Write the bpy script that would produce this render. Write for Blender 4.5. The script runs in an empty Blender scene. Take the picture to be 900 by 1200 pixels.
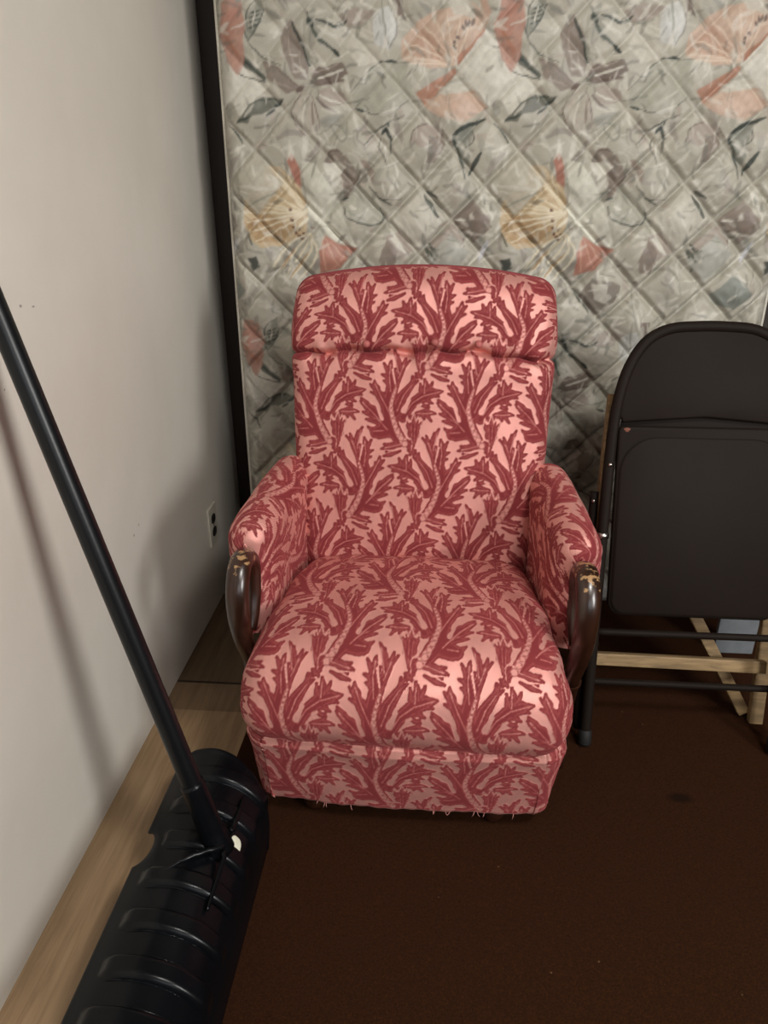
import bpy, bmesh, math, random
import numpy as np
from mathutils import Vector, Matrix

random.seed(7); RNG = np.random.default_rng(11)
C = bpy.context.scene.collection
R = math.radians

# ------------------------------------------------------------------ helpers
def lin(c):
    o = []
    for v in c:
        v /= 255.0
        o.append(v / 12.92 if v <= .04045 else ((v + .055) / 1.055) ** 2.4)
    return tuple(o)

def tag(o, label, cat, group=None, kind=None):
    if label: o['label'] = label
    if cat: o['category'] = cat
    if group: o['group'] = group
    if kind: o['kind'] = kind
    return o

def thing(name, label, cat, loc=(0, 0, 0), rotz=0.0):
    o = bpy.data.objects.new(name, None); C.objects.link(o)
    o.location = loc; o.rotation_euler = (0, 0, rotz); o.empty_display_size = .05
    return tag(o, label, cat)

def link(name, me, mat, parent=None, smooth=True):
    o = bpy.data.objects.new(name, me); C.objects.link(o)
    if mat: me.materials.append(mat)
    if smooth and len(me.polygons):
        me.polygons.foreach_set('use_smooth', np.ones(len(me.polygons), dtype=bool))
    if parent: o.parent = parent
    return o

def grid_mesh(name, P, attrs=None, wrap_u=False, flip=False):
    """P: (nv, nu, 3) array of points -> quad mesh; attrs: name -> (type, array)"""
    nv, nu, _ = P.shape
    me = bpy.data.meshes.new(name)
    idx = np.arange(nv * nu).reshape(nv, nu)
    if wrap_u: idx = np.concatenate([idx, idx[:, :1]], 1)
    a, b, c, d = idx[:-1, :-1], idx[:-1, 1:], idx[1:, 1:], idx[1:, :-1]
    q = np.stack([a, d, c, b] if flip else [a, b, c, d], -1).reshape(-1, 4)
    me.vertices.add(nv * nu); me.vertices.foreach_set('co', P.reshape(-1).astype(np.float32))
    me.loops.add(q.size); me.loops.foreach_set('vertex_index', q.reshape(-1).astype(np.int32))
    me.polygons.add(len(q)); me.polygons.foreach_set('loop_start', np.arange(0, q.size, 4, dtype=np.int32))
    me.update(calc_edges=True)
    for k, (ty, arr) in (attrs or {}).items():
        at = me.attributes.new(k, ty, 'POINT')
        key = {'FLOAT': 'value', 'FLOAT_VECTOR': 'vector', 'FLOAT_COLOR': 'color'}[ty]
        at.data.foreach_set(key, np.ascontiguousarray(arr, dtype=np.float32).reshape(-1))
    me.validate()
    return me

def bm_mesh(name, bm):
    me = bpy.data.meshes.new(name)
    bmesh.ops.recalc_face_normals(bm, faces=bm.faces[:])
    bm.to_mesh(me); bm.free(); return me

def catmull(pts, n):
    """n points evenly spread by arc length on a Catmull-Rom curve through pts"""
    p = np.array(pts, float)
    p = np.vstack([2 * p[0] - p[1], p, 2 * p[-1] - p[-2]])
    out = []
    for i in range(1, len(p) - 2):
        t = np.linspace(0, 1, 40, endpoint=False)[:, None]
        a, b, c, d = p[i - 1], p[i], p[i + 1], p[i + 2]
        out.append(.5 * ((2 * b) + (-a + c) * t + (2 * a - 5 * b + 4 * c - d) * t ** 2 + (-a + 3 * b - 3 * c + d) * t ** 3))
    out.append(p[-2][None]); q = np.vstack(out)
    s = np.r_[0, np.cumsum(np.linalg.norm(np.diff(q, axis=0), axis=1))]
    t = np.linspace(0, s[-1], n) if np.isscalar(n) else np.asarray(n) * s[-1]
    return np.stack([np.interp(t, s, q[:, k]) for k in range(q.shape[1])], 1), t

def tube(name, path, rad, seg=20, squash=(1, 1), up=(1, 0, 0), cap=True):
    """sweep an ellipse along path; rad scalar or per-point; squash scales (side, normal)"""
    p = np.array(path, float); n = len(p)
    r = np.full(n, rad) if np.isscalar(rad) else np.asarray(rad, float)
    t = np.gradient(p, axis=0); t /= np.linalg.norm(t, axis=1)[:, None]
    side = np.array(up, float)[None].repeat(n, 0)
    side -= (side * t).sum(1)[:, None] * t; side /= np.linalg.norm(side, axis=1)[:, None]
    nor = np.cross(t, side)
    a = np.linspace(0, 2 * np.pi, seg, endpoint=False)
    P = p[:, None] + r[:, None, None] * (np.cos(a)[None, :, None] * side[:, None] * squash[0] + np.sin(a)[None, :, None] * nor[:, None] * squash[1])
    if cap:
        P = np.concatenate([p[:1, None] + (P[:1] - p[:1, None]) * .55 - t[:1, None] * r[0] * .0, P, p[-1:, None] + (P[-1:] - p[-1:, None]) * .55 + 0 * t[-1:, None]], 0)
        P = np.concatenate([p[:1, None].repeat(seg, 1) * 1.0 + (P[:1] - p[:1, None]) * .001, P, p[-1:, None].repeat(seg, 1) + (P[-1:] - p[-1:, None]) * .001], 0)
    return grid_mesh(name, P, wrap_u=True)

def rbox(name, size, loc=(0, 0, 0), bev=.004, seg=3, rot=None, taper=None):
    bm = bmesh.new(); bmesh.ops.create_cube(bm, size=1)
    for v in bm.verts:
        v.co = Vector((v.co.x * size[0], v.co.y * size[1], v.co.z * size[2]))
        if taper and v.co.z < 0: v.co.x *= taper; v.co.y *= taper
    bmesh.ops.bevel(bm, geom=bm.edges[:], offset=bev, segments=seg, profile=.6, affect='EDGES')
    m = Matrix.Translation(loc) @ (rot.to_4x4() if rot else Matrix())
    bmesh.ops.transform(bm, matrix=m, verts=bm.verts[:])
    return bm_mesh(name, bm)

def lathe(name, prof, loc=(0, 0, 0), seg=28, rot=None):
    a = np.linspace(0, 2 * np.pi, seg, endpoint=False)
    p = np.array(prof, float)
    P = np.stack([p[:, 0][:, None] * np.cos(a), p[:, 0][:, None] * np.sin(a), p[:, 1][:, None].repeat(seg, 1)], -1)
    if rot is not None: P = P @ np.array(rot.to_3x3()).T
    return grid_mesh(name, P + np.array(loc), wrap_u=True)

def panel(name, outline, thick, axis_o, ax, ay, az, bev=.004):
    """extruded outline with bevelled edges: points outline (a, b) on axes ax, ay from axis_o; front face towards az"""
    bm = bmesh.new(); o = Vector(axis_o); ax = Vector(ax); ay = Vector(ay); az = Vector(az)
    n = len(outline)
    c = Vector((sum(p[0] for p in outline) / n, sum(p[1] for p in outline) / n, 0))
    pr = np.array(outline, float)
    tn = np.roll(pr, -1, 0) - np.roll(pr, 1, 0); tn /= np.linalg.norm(tn, axis=1)[:, None]
    nn = np.stack([tn[:, 1], -tn[:, 0]], 1)
    area = .5 * np.sum(pr[:, 0] * np.roll(pr[:, 1], -1) - np.roll(pr[:, 0], -1) * pr[:, 1])
    if area < 0: nn = -nn
    rings = []
    for ins, h in ((bev, 0), (bev * .3, bev * .3), (0, bev), (0, thick - bev), (bev * .3, thick - bev * .3), (bev, thick)):
        q = pr - nn * ins
        rings.append([bm.verts.new(o + ax * a + ay * b + az * h) for a, b in q])
    for r0, r1 in zip(rings, rings[1:]):
        for i in range(n): bm.faces.new((r0[i], r0[(i + 1) % n], r1[(i + 1) % n], r1[i]))
    bm.faces.new(rings[0][::-1]); bm.faces.new(rings[-1])
    return bm_mesh(name, bm)

# ------------------------------------------------------------------ materials
def mat(name):
    m = bpy.data.materials.new(name); m.use_nodes = True
    nt = m.node_tree; b = nt.nodes['Principled BSDF']
    return m, nt, b, nt.nodes.new, nt.links.new

def ramp(nt, stops, src=None, interp='LINEAR'):
    r = nt.nodes.new('ShaderNodeValToRGB'); e = r.color_ramp.elements; r.color_ramp.interpolation = interp
    while len(e) < len(stops): e.new(.5)
    for k, (p, c) in enumerate(stops): e[k].position = p; e[k].color = (*c, 1)
    if src is not None: nt.links.new(src, r.inputs[0])
    return r

def noise(nt, vec, scale, detail=4, rough=.5, dist=0):
    n = nt.nodes.new('ShaderNodeTexNoise'); n.inputs['Scale'].default_value = scale
    n.inputs['Detail'].default_value = detail; n.inputs['Roughness'].default_value = rough; n.inputs['Distortion'].default_value = dist
    if vec is not None: nt.links.new(vec, n.inputs['Vector'])
    return n

def mapping(nt, scale, src=None, rot=(0, 0, 0)):
    mp = nt.nodes.new('ShaderNodeMapping'); mp.inputs['Scale'].default_value = scale; mp.inputs['Rotation'].default_value = rot
    if src is None:
        t = nt.nodes.new('ShaderNodeTexCoord'); src = t.outputs['Object']
    nt.links.new(src, mp.inputs['Vector']); return mp

def bump(nt, h, strength, dist, b, base=None):
    n = nt.nodes.new('ShaderNodeBump'); n.inputs['Strength'].default_value = strength; n.inputs['Distance'].default_value = dist
    nt.links.new(h, n.inputs['Height'])
    if base is not None: nt.links.new(base, n.inputs['Normal'])
    nt.links.new(n.outputs[0], b.inputs['Normal']); return n

def plain(name, col, rough=.5, metal=0, spec=.5, coat=0, nscale=30, namp=.12, bstr=.1, bscale=200):
    m, nt, b, N, L = mat(name)
    mp = mapping(nt, (1, 1, 1)); n = noise(nt, mp.outputs[0], nscale)
    lo = tuple(c * (1 - namp) for c in col); hi = tuple(c * (1 + namp) for c in col)
    r = ramp(nt, [(.3, lo), (.7, hi)], n.outputs[0]); L(r.outputs[0], b.inputs['Base Color'])
    b.inputs['Roughness'].default_value = rough; b.inputs['Metallic'].default_value = metal
    b.inputs['Specular IOR Level'].default_value = spec; b.inputs['Coat Weight'].default_value = coat
    b.inputs['Coat Roughness'].default_value = .15
    if bstr: bump(nt, noise(nt, mp.outputs[0], bscale, 3).outputs[0], bstr, .002, b)
    return m

def damask_material():
    m, nt, b, N, L = mat('rose_damask')
    at = N('ShaderNodeAttribute'); at.attribute_name = 'pile'
    cl = N('ShaderNodeAttribute'); cl.attribute_name = 'cloth'
    fine = noise(nt, cl.outputs['Vector'], 520, 3, .65); wear = noise(nt, cl.outputs['Vector'], 9, 5, .6)
    col = ramp(nt, [(0, PINK), (.25, tuple(.75 * a + .25 * c for a, c in zip(PINK, RED))), (.6, RED2), (1, RED)], at.outputs['Fac'])
    # diagonal twill of the satin ground
    mp = mapping(nt, (1, 1, 1), cl.outputs['Vector'], (0, 0, R(38)))
    w = N('ShaderNodeTexWave'); w.inputs['Scale'].default_value = 118; w.inputs['Distortion'].default_value = 1.2; w.inputs['Detail'].default_value = 1
    L(mp.outputs[0], w.inputs['Vector'])
    hv = N('ShaderNodeHueSaturation'); L(col.outputs[0], hv.inputs['Color'])
    mr = N('ShaderNodeMapRange'); mr.inputs[3].default_value = .74; mr.inputs[4].default_value = 1.16; L(w.outputs['Fac'], mr.inputs[0])
    m2 = N('ShaderNodeMapRange'); m2.inputs[1].default_value = .3; m2.inputs[2].default_value = .7; m2.inputs[3].default_value = .74; m2.inputs[4].default_value = 1.26; L(fine.outputs[0], m2.inputs[0])
    m3 = N('ShaderNodeMapRange'); m3.inputs[1].default_value = .3; m3.inputs[2].default_value = .7; m3.inputs[3].default_value = .92; m3.inputs[4].default_value = 1.10; L(wear.outputs[0], m3.inputs[0])
    x1 = N('ShaderNodeMath'); x1.operation = 'MULTIPLY'; L(mr.outputs[0], x1.inputs[0]); L(m2.outputs[0], x1.inputs[1])
    x2 = N('ShaderNodeMath'); x2.operation = 'MULTIPLY'; L(x1.outputs[0], x2.inputs[0]); L(m3.outputs[0], x2.inputs[1])
    L(x2.outputs[0], hv.inputs['Value']); L(hv.outputs[0], b.inputs['Base Color'])
    rr = N('ShaderNodeMapRange'); me_ = N('ShaderNodeMapRange'); me_.inputs[1].default_value = .1; me_.inputs[2].default_value = .5; me_.inputs[3].default_value = .48; me_.inputs[4].default_value = 0; L(at.outputs['Fac'], me_.inputs[0]); L(me_.outputs[0], b.inputs['Metallic'])
    rr.inputs[3].default_value = .50; rr.inputs[4].default_value = .8; L(at.outputs['Fac'], rr.inputs[0]); L(rr.outputs[0], b.inputs['Roughness'])
    sp = N('ShaderNodeMapRange'); sp.inputs[3].default_value = .55; sp.inputs[4].default_value = .15; L(at.outputs['Fac'], sp.inputs[0]); L(sp.outputs[0], b.inputs['Specular IOR Level'])
    sh = N('ShaderNodeMapRange'); sh.inputs[3].default_value = .12; sh.inputs[4].default_value = .38; L(at.outputs['Fac'], sh.inputs[0]); L(sh.outputs[0], b.inputs['Sheen Weight'])
    b.inputs['Sheen Roughness'].default_value = .45; b.inputs['Sheen Tint'].default_value = (*SHEEN, 1)
    bump(nt, x1.outputs[0], .35, .0012, b)
    return m
PINK = lin((224, 158, 148)); RED = lin((128, 50, 53)); RED2 = lin((156, 74, 73)); SHEEN = lin((235, 130, 130))
M = {}
M['damask'] = damask_material()

def print_material():
    m, nt, b, N, L = mat('floral_satin')
    at = N('ShaderNodeAttribute'); at.attribute_name = 'print'
    mp = mapping(nt, (1, 1, 1)); n = noise(nt, mp.outputs[0], 700, 2)
    mx = N('ShaderNodeMix'); mx.data_type = 'RGBA'; mx.blend_type = 'MULTIPLY'; mx.inputs['Factor'].default_value = 1
    r = ramp(nt, [(.3, (.9, .9, .9)), (.7, (1.08, 1.08, 1.08))], n.outputs[0])
    L(at.outputs['Color'], mx.inputs[6]); L(r.outputs[0], mx.inputs[7]); L(mx.outputs[2], b.inputs['Base Color'])
    b.inputs['Roughness'].default_value = .46; b.inputs['Specular IOR Level'].default_value = .4
    b.inputs['Sheen Weight'].default_value = .1
    bump(nt, n.outputs[0], .12, .001, b)
    return m
M['floral'] = print_material()

def wall_material():
    m, nt, b, N, L = mat('painted_plaster')
    mp = mapping(nt, (1, 1, 1)); n = noise(nt, mp.outputs[0], 2.2, 5, .55)
    r = ramp(nt, [(.3, lin((204, 198, 187))), (.7, lin((214, 209, 199)))], n.outputs[0])
    # small chips in the paint
    last = r.outputs[0]
    for (y, z, ry, rz) in CHIPS:
        sx = N('ShaderNodeVectorMath'); sx.operation = 'SUBTRACT'; sx.inputs[1].default_value = (0, y, z)
        t = N('ShaderNodeTexCoord'); L(t.outputs['Object'], sx.inputs[0])
        sc = N('ShaderNodeVectorMath'); sc.operation = 'MULTIPLY'; sc.inputs[1].default_value = (0, 1 / ry, 1 / rz); L(sx.outputs[0], sc.inputs[0])
        ln = N('ShaderNodeVectorMath'); ln.operation = 'LENGTH'; L(sc.outputs[0], ln.inputs[0])
        wv = noise(nt, mp.outputs[0], 180, 2); ad = N('ShaderNodeMath'); ad.operation = 'ADD'; L(ln.outputs['Value'], ad.inputs[0]); L(wv.outputs[0], ad.inputs[1])
        k = N('ShaderNodeMapRange'); k.inputs[1].default_value = 1.2; k.inputs[2].default_value = 1.6; k.inputs[3].default_value = .75; k.inputs[4].default_value = 0; L(ad.outputs[0], k.inputs[0])
        mx = N('ShaderNodeMix'); mx.data_type = 'RGBA'; L(k.outputs[0], mx.inputs['Factor']); L(last, mx.inputs[6]); mx.inputs[7].default_value = (*lin((120, 114, 106)), 1)
        last = mx.outputs[2]
    L(last, b.inputs['Base Color']); b.inputs['Roughness'].default_value = .62
    n2 = noise(nt, mp.outputs[0], 7, 3); n3 = noise(nt, mp.outputs[0], 160, 3)
    ad = N('ShaderNodeMath'); ad.operation = 'MULTIPLY_ADD'; L(n3.outputs[0], ad.inputs[0]); ad.inputs[1].default_value = .06; L(n2.outputs[0], ad.inputs[2])
    bump(nt, ad.outputs[0], .25, .012, b)
    return m
CHIPS = [(0.988, .978, .005, .004), (1.075, .966, .0035, .0025), (1.035, .955, .002, .002), (1.11, .96, .004, .0015), (.99, .86, .002, .002), (1.33, .46, .003, .003), (1.36, .47, .002, .003)]
M['wall'] = wall_material()

def laminate_material():
    m, nt, b, N, L = mat('oak_laminate')
    t = N('ShaderNodeTexCoord'); mp = mapping(nt, (26, 1.6, 1), t.outputs['Object'])
    n = noise(nt, mp.outputs[0], 2.2, 6, .62, .8)
    r = ramp(nt, [(.25, lin((132, 106, 78))), (.5, lin((158, 130, 98))), (.75, lin((176, 148, 114)))], n.outputs[0])
    n2 = noise(nt, mapping(nt, (3, .8, 1), t.outputs['Object']).outputs[0], 2, 3)
    hv = N('ShaderNodeHueSaturation'); L(r.outputs[0], hv.inputs['Color'])
    # plank tones, shade included in the far one; dark hairline where two meet
    sp = N('ShaderNodeSeparateXYZ'); L(t.outputs['Object'], sp.inputs[0])
    y = N('ShaderNodeMapRange'); y.inputs[1].default_value = 0; y.inputs[2].default_value = 2; L(sp.outputs['Y'], y.inputs[0])
    k = .5
    tone = ramp(nt, [(0, (.92,) * 3), (1.330 * k, (.05,) * 3), (1.334 * k, (.60,) * 3), (1.436 * k, (.05,) * 3), (1.440 * k, (.40,) * 3)], y.outputs[0], 'CONSTANT')
    mm = N('ShaderNodeMapRange'); mm.inputs[3].default_value = .8; mm.inputs[4].default_value = 1.2; L(n2.outputs[0], mm.inputs[0])
    x = N('ShaderNodeMath'); x.operation = 'MULTIPLY'; L(tone.outputs[0], x.inputs[0]); L(mm.outputs[0], x.inputs[1])
    L(x.outputs[0], hv.inputs['Value']); L(hv.outputs[0], b.inputs['Base Color']); b.inputs['Roughness'].default_value = .45
    bump(nt, n.outputs[0], .1, .002, b)
    return m
M['laminate'] = laminate_material()

def carpet_material():
    m, nt, b, N, L = mat('brown_carpet')
    t = N('ShaderNodeTexCoord'); v = t.outputs['Object']
    n = noise(nt, v, 420, 3, .7); n2 = noise(nt, v, 3, 3, .5)
    mx = N('ShaderNodeMath'); mx.operation = 'MULTIPLY_ADD'; L(n.outputs[0], mx.inputs[0]); mx.inputs[1].default_value = 1.0; mx.inputs[2].default_value = .22
    r = ramp(nt, [(.55, lin((34, 18, 8))), (.85, lin((56, 30, 13))), (1.0, lin((78, 45, 22)))], mx.outputs[0])
    # darker spot in front of the folding chair
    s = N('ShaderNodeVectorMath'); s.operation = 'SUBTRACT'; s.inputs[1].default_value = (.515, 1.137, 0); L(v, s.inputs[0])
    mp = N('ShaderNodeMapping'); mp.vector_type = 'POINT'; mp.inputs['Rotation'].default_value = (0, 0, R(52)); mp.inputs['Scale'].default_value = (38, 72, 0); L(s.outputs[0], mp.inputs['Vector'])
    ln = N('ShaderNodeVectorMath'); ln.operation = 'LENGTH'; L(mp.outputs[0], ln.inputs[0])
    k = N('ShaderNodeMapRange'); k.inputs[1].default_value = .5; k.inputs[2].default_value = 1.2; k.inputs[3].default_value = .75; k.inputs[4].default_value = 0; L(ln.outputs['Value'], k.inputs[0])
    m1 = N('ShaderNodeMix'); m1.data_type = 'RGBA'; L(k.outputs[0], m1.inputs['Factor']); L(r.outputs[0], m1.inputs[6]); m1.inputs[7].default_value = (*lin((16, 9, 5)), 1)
    # lint and crumbs
    vo = N('ShaderNodeTexVoronoi'); vo.inputs['Scale'].default_value = 28; vo.inputs['Randomness'].default_value = 1; L(v, vo.inputs['Vector'])
    k2 = N('ShaderNodeMapRange'); k2.inputs[1].default_value = .03; k2.inputs[2].default_value = .055; k2.inputs[3].default_value = 1; k2.inputs[4].default_value = 0; L(vo.outputs['Distance'], k2.inputs[0])
    sp = N('ShaderNodeSeparateColor'); L(vo.outputs['Color'], sp.inputs[0])
    g = N('ShaderNodeMath'); g.operation = 'GREATER_THAN'; g.inputs[1].default_value = .78; L(sp.outputs[0], g.inputs[0])
    k3 = N('ShaderNodeMath'); k3.operation = 'MULTIPLY'; L(k2.outputs[0], k3.inputs[0]); L(g.outputs[0], k3.inputs[1])
    k4 = N('ShaderNodeMath'); k4.operation = 'MULTIPLY'; k4.inputs[1].default_value = .35; L(k3.outputs[0], k4.inputs[0])
    m2 = N('ShaderNodeMix'); m2.data_type = 'RGBA'; L(k4.outputs[0], m2.inputs['Factor']); L(m1.outputs[2], m2.inputs[6]); m2.inputs[7].default_value = (*lin((170, 140, 100)), 1)
    L(m2.outputs[2], b.inputs['Base Color']); b.inputs['Roughness'].default_value = .95; b.inputs['Specular IOR Level'].default_value = .1
    b.inputs['Sheen Weight'].default_value = .05; b.inputs['Sheen Tint'].default_value = (*lin((150, 90, 50)), 1)
    bump(nt, n.outputs[0], .7, .004, b)
    return m
M['carpet'] = carpet_material()

def varnish_material():
    m, nt, b, N, L = mat('worn_dark_varnish')
    t = N('ShaderNodeTexCoord'); v = t.outputs['Object']
    n = noise(nt, mapping(nt, (60, 60, 9), v).outputs[0], 1.2, 4)
    r = ramp(nt, [(.3, lin((34, 17, 10))), (.7, lin((54, 29, 17)))], n.outputs[0])
    # varnish rubbed off on the upper bend
    sp = N('ShaderNodeSeparateXYZ'); L(v, sp.inputs[0])
    zz = N('ShaderNodeMapRange'); zz.inputs[1].default_value = .44; zz.inputs[2].default_value = .51; zz.inputs[3].default_value = -.1; zz.inputs[4].default_value = .24; L(sp.outputs['Z'], zz.inputs[0])
    n2 = noise(nt, v, 75, 4, .6); ad = N('ShaderNodeMath'); ad.operation = 'ADD'; L(n2.outputs[0], ad.inputs[0]); L(zz.outputs[0], ad.inputs[1])
    k = N('ShaderNodeMapRange'); k.inputs[1].default_value = .76; k.inputs[2].default_value = .82; L(ad.outputs[0], k.inputs[0])
    m1 = N('ShaderNodeMix'); m1.data_type = 'RGBA'; L(k.outputs[0], m1.inputs['Factor']); L(r.outputs[0], m1.inputs[6]); m1.inputs[7].default_value = (*lin((168, 132, 92)), 1)
    L(m1.outputs[2], b.inputs['Base Color']); b.inputs['Roughness'].default_value = .3; b.inputs['Coat Weight'].default_value = .4; b.inputs['Coat Roughness'].default_value = .2
    bump(nt, n2.outputs[0], .15, .002, b)
    return m
M['varnish'] = varnish_material()

def raw_wood(name, a, c):
    m, nt, b, N, L = mat(name)
    t = N('ShaderNodeTexCoord'); n = noise(nt, mapping(nt, (9, 60, 60), t.outputs['Object']).outputs[0], 1.6, 5, .6, .6)
    r = ramp(nt, [(.3, lin(a)), (.7, lin(c))], n.outputs[0]); L(r.outputs[0], b.inputs['Base Color']); b.inputs['Roughness'].default_value = .6
    bump(nt, n.outputs[0], .25, .002, b)
    return m
M['pine'] = raw_wood('pale_pine', (118, 96, 66), (164, 136, 96))
M['plastic'] = plain('black_plastic', lin((9, 11, 14)), .26, spec=.22, nscale=14, namp=.3, bstr=.06, bscale=60)
M['pole'] = plain('black_pole', lin((12, 14, 17)), .34, spec=.35, nscale=10, namp=.2, bstr=.04)
M['brown_metal'] = plain('brown_enamel', lin((30, 23, 19)), .6, spec=.1, nscale=8, namp=.08, bstr=.05, bscale=300)
M['black_rubber'] = plain('black_rubber', lin((18, 17, 17)), .7)
M['steel'] = plain('steel', (.55, .53, .5), .25, 1)
M['outlet'] = plain('ivory_plastic', lin((196, 190, 176)), .4, bstr=0)
M['socket'] = plain('dark_socket', lin((30, 26, 23)), .5, bstr=0)
M['piping'] = plain('pale_piping', lin((205, 200, 186)), .5, nscale=300, namp=.15, bscale=900, bstr=.3)
M['ticking'] = plain('mattress_side', lin((120, 116, 108)), .8)
M['sticker'] = plain('white_sticker', lin((232, 232, 210)), .4, namp=.04)
M['grey_board'] = plain('grey_board', lin((118, 122, 126)), .6)
M['ceiling'] = plain('ceiling_paint', lin((150, 146, 140)), .9)
M['dim_wall'] = plain('dim_wall_paint', lin((120, 112, 104)), .8)
M['lining'] = plain('black_lining', lin((22, 18, 18)), .9)
M['stain'] = plain('rust', lin((110, 60, 40)), .7)
M['frame'] = plain('white_window_paint', lin((215, 212, 205)), .5)
M['lint'] = plain('lint', lin((200, 180, 150)), .9)

# ------------------------------------------------------------------ damask repeat (one unit = 0.45 mm, rosette of motif A at the corner)
TW, TH = 362, 716
UNIT = .163 / TW
def damask_tile():
    yy, xx = np.mgrid[0:TH, 0:TW].astype(np.float32)
    # ragged, woven edges
    jx = sum(np.sin(2 * np.pi * (a * xx / TW + b * yy / TH) + p) * s for a, b, p, s in ((31, 18, 0, 1.3), (-22, 41, 2, 1.3), (47, -30, 4, 1.0), (13, 66, 1, .9)))
    jy = sum(np.sin(2 * np.pi * (a * xx / TW + b * yy / TH) + p) * s for a, b, p, s in ((-28, 22, 3, 1.3), (19, 47, 1, 1.3), (40, 35, 5, 1.0)))
    X, Y = xx + jx * .6, yy + jy * .6
    D = {'t': np.full((TH, TW), 99, np.float32)}
    def dist(pts, rs, flip, off):
        d = np.full((TH, TW), 99., np.float32)
        pts = [((-x if flip else x) + off[0], y + off[1]) for x, y in pts]
        if len(pts) == 1: pts = pts * 2; rs = list(rs) * 2
        for (x0, y0), (x1, y1), r0, r1 in zip(pts, pts[1:], rs, rs[1:]):
            mx, my = (x0 + x1) / 2, (y0 + y1) / 2
            px = (X - mx + TW / 2) % TW - TW / 2 + mx; py = (Y - my + TH / 2) % TH - TH / 2 + my
            dx, dy = x1 - x0, y1 - y0; q = dx * dx + dy * dy + 1e-6
            t = np.clip(((px - x0) * dx + (py - y0) * dy) / q, 0, 1)
            d = np.minimum(d, np.hypot(px - x0 - t * dx, py - y0 - t * dy) - (r0 + (r1 - r0) * t))
        return d
    sm = lambda d, w=1.3: np.clip(.5 - d / (2 * w), 0, 1)
    A = np.zeros((TH, TW), np.float32)
    dark = [([(50, 50), (100, 120), (115, 200), (105, 280), (80, 340)], [22, 33, 36, 27, 17]),
        ([(60, 45), (130, 130), (195, 190), (250, 232)], [18, 28, 24, 4]), ([(190, 180), (222, 226), (248, 246)], [18, 10, 2]), ([(180, 165), (238, 182)], [18, 3]),
        ([(165, 140), (222, 148)], [18, 4]), ([(130, 105), (175, 86), (200, 104)], [34, 26, 8]), ([(120, 84), (160, 70)], [20, 14]), ([(190, 95), (212, 112)], [12, 3]),
        ([(105, 170), (150, 250), (180, 300), (184, 328)], [22, 21, 14, 3]), ([(178, 285), (204, 312)], [10, 3]), ([(165, 262), (200, 276)], [10, 3]), ([(150, 262), (158, 300)], [8, 2]),
        ([(100, 270), (115, 350), (112, 400), (108, 418)], [22, 20, 9, 2]), ([(118, 365), (142, 408)], [12, 3]), ([(118, 345), (150, 358)], [12, 3]), ([(116, 320), (142, 328)], [12, 3]), ([(105, 350), (88, 384)], [10, 2]),
        ([(82, 330), (56, 385), (40, 434)], [17, 13, 2]), ([(56, 385), (22, 424)], [8, 2]), ([(66, 365), (74, 420), (98, 468)], [12, 11, 1]), ([(74, 410), (76, 448)], [7, 2]),
        ([(82, 180), (52, 260), (14, 308), (-6, 352)], [24, 22, 14, 3]), ([(10, 312), (8, 352)], [8, 2]), ([(20, 300), (-18, 332)], [9, 2]),
        ([(48, 158), (12, 220), (-40, 260), (-90, 278), (-134, 286)], [20, 22, 24, 20, 3]), ([(-50, 272), (-56, 312), (-50, 340)], [18, 12, 2]), ([(-70, 285), (-86, 326)], [12, 2]), ([(-36, 276), (-30, 318)], [12, 2]), ([(-80, 268), (-118, 262)], [10, 3]), ([(-52, 250), (-88, 230)], [14, 3]), ([(-24, 236), (-56, 214), (-72, 222)], [11, 7, 3]),
        ([(10, 158), (-24, 178), (-60, 188), (-104, 182)], [10, 13, 15, 3]), ([(-60, 182), (-86, 146)], [12, 3]), ([(-44, 178), (-52, 154)], [10, 3]), ([(-56, 192), (-74, 210)], [9, 2]),
        ([(-2, 30), (-5, 85), (-6, 122)], [9, 27, 21]), ([(-22, 110), (-42, 140)], [10, 2]), ([(-5, 120), (-4, 172)], [12, 2]), ([(14, 110), (32, 142)], [10, 2]), ([(-14, 120), (-20, 152)], [8, 2]),
        ([(12, 22), (28, 46)], [12, 11]), ([(44, 34), (92, 26), (146, 10)], [9, 16, 3]), ([(96, 28), (136, 32)], [9, 3]), ([(56, 2), (104, -18), (134, -24)], [4, 8, 2]), ([(100, -10), (124, -4)], [7, 3]),
        ([(0, 0)], [14])] + [([(0, 0), (17 * math.cos(a), 17 * math.sin(a))], [7, 5]) for a in (.3, 1.6, 2.8, 4.1, 5.3)]
    light = [([(20, 242), (46, 192)], [8, 13], 0), ([(146, 152), (172, 212)], [10, 4], 0), ([(146, 286), (158, 322)], [7, 4], 0), ([(-36, 224), (-20, 214)], [6, 7], 0), ([(150, 132), (186, 158)], [2, 2], .4), ([(100, 380), (84, 300)], [5, 3], 0),
        ([(46, 20), (72, 14), (118, -10)], [2.5, 2.5, 2], .05), ([(-44, 138), (-24, 166), (-15, 140), (-4, 184), (10, 140), (28, 166), (34, 126)], [2.6] * 7, .05), ([(4, 8), (0, 48), (14, 64), (36, 58), (42, 34)], [2.2] * 5, .1), ([(-40, 132), (-30, 80), (-16, 34)], [2] * 3, .1), ([(34, 126), (28, 84), (16, 60)], [2] * 3, .1),
        ([(-8, 40), (-10, 130)], [2, 2], .45), ([(2, 40), (6, 120)], [2, 2], .45)]
    vein = [[(120, 100), (190, 180), (240, 226)], [(112, 180), (150, 250), (182, 312)], [(108, 280), (116, 350), (110, 400)], [(74, 340), (50, 400)], [(76, 190), (48, 262), (10, 312)], [(40, 176), (6, 228), (-44, 262), (-120, 283)], [(-20, 180), (-90, 184)], [(56, 34), (130, 14)], [(140, 96), (185, 92)], [(74, 366), (92, 450)], [(-50, 272), (-52, 322)]]
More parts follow.
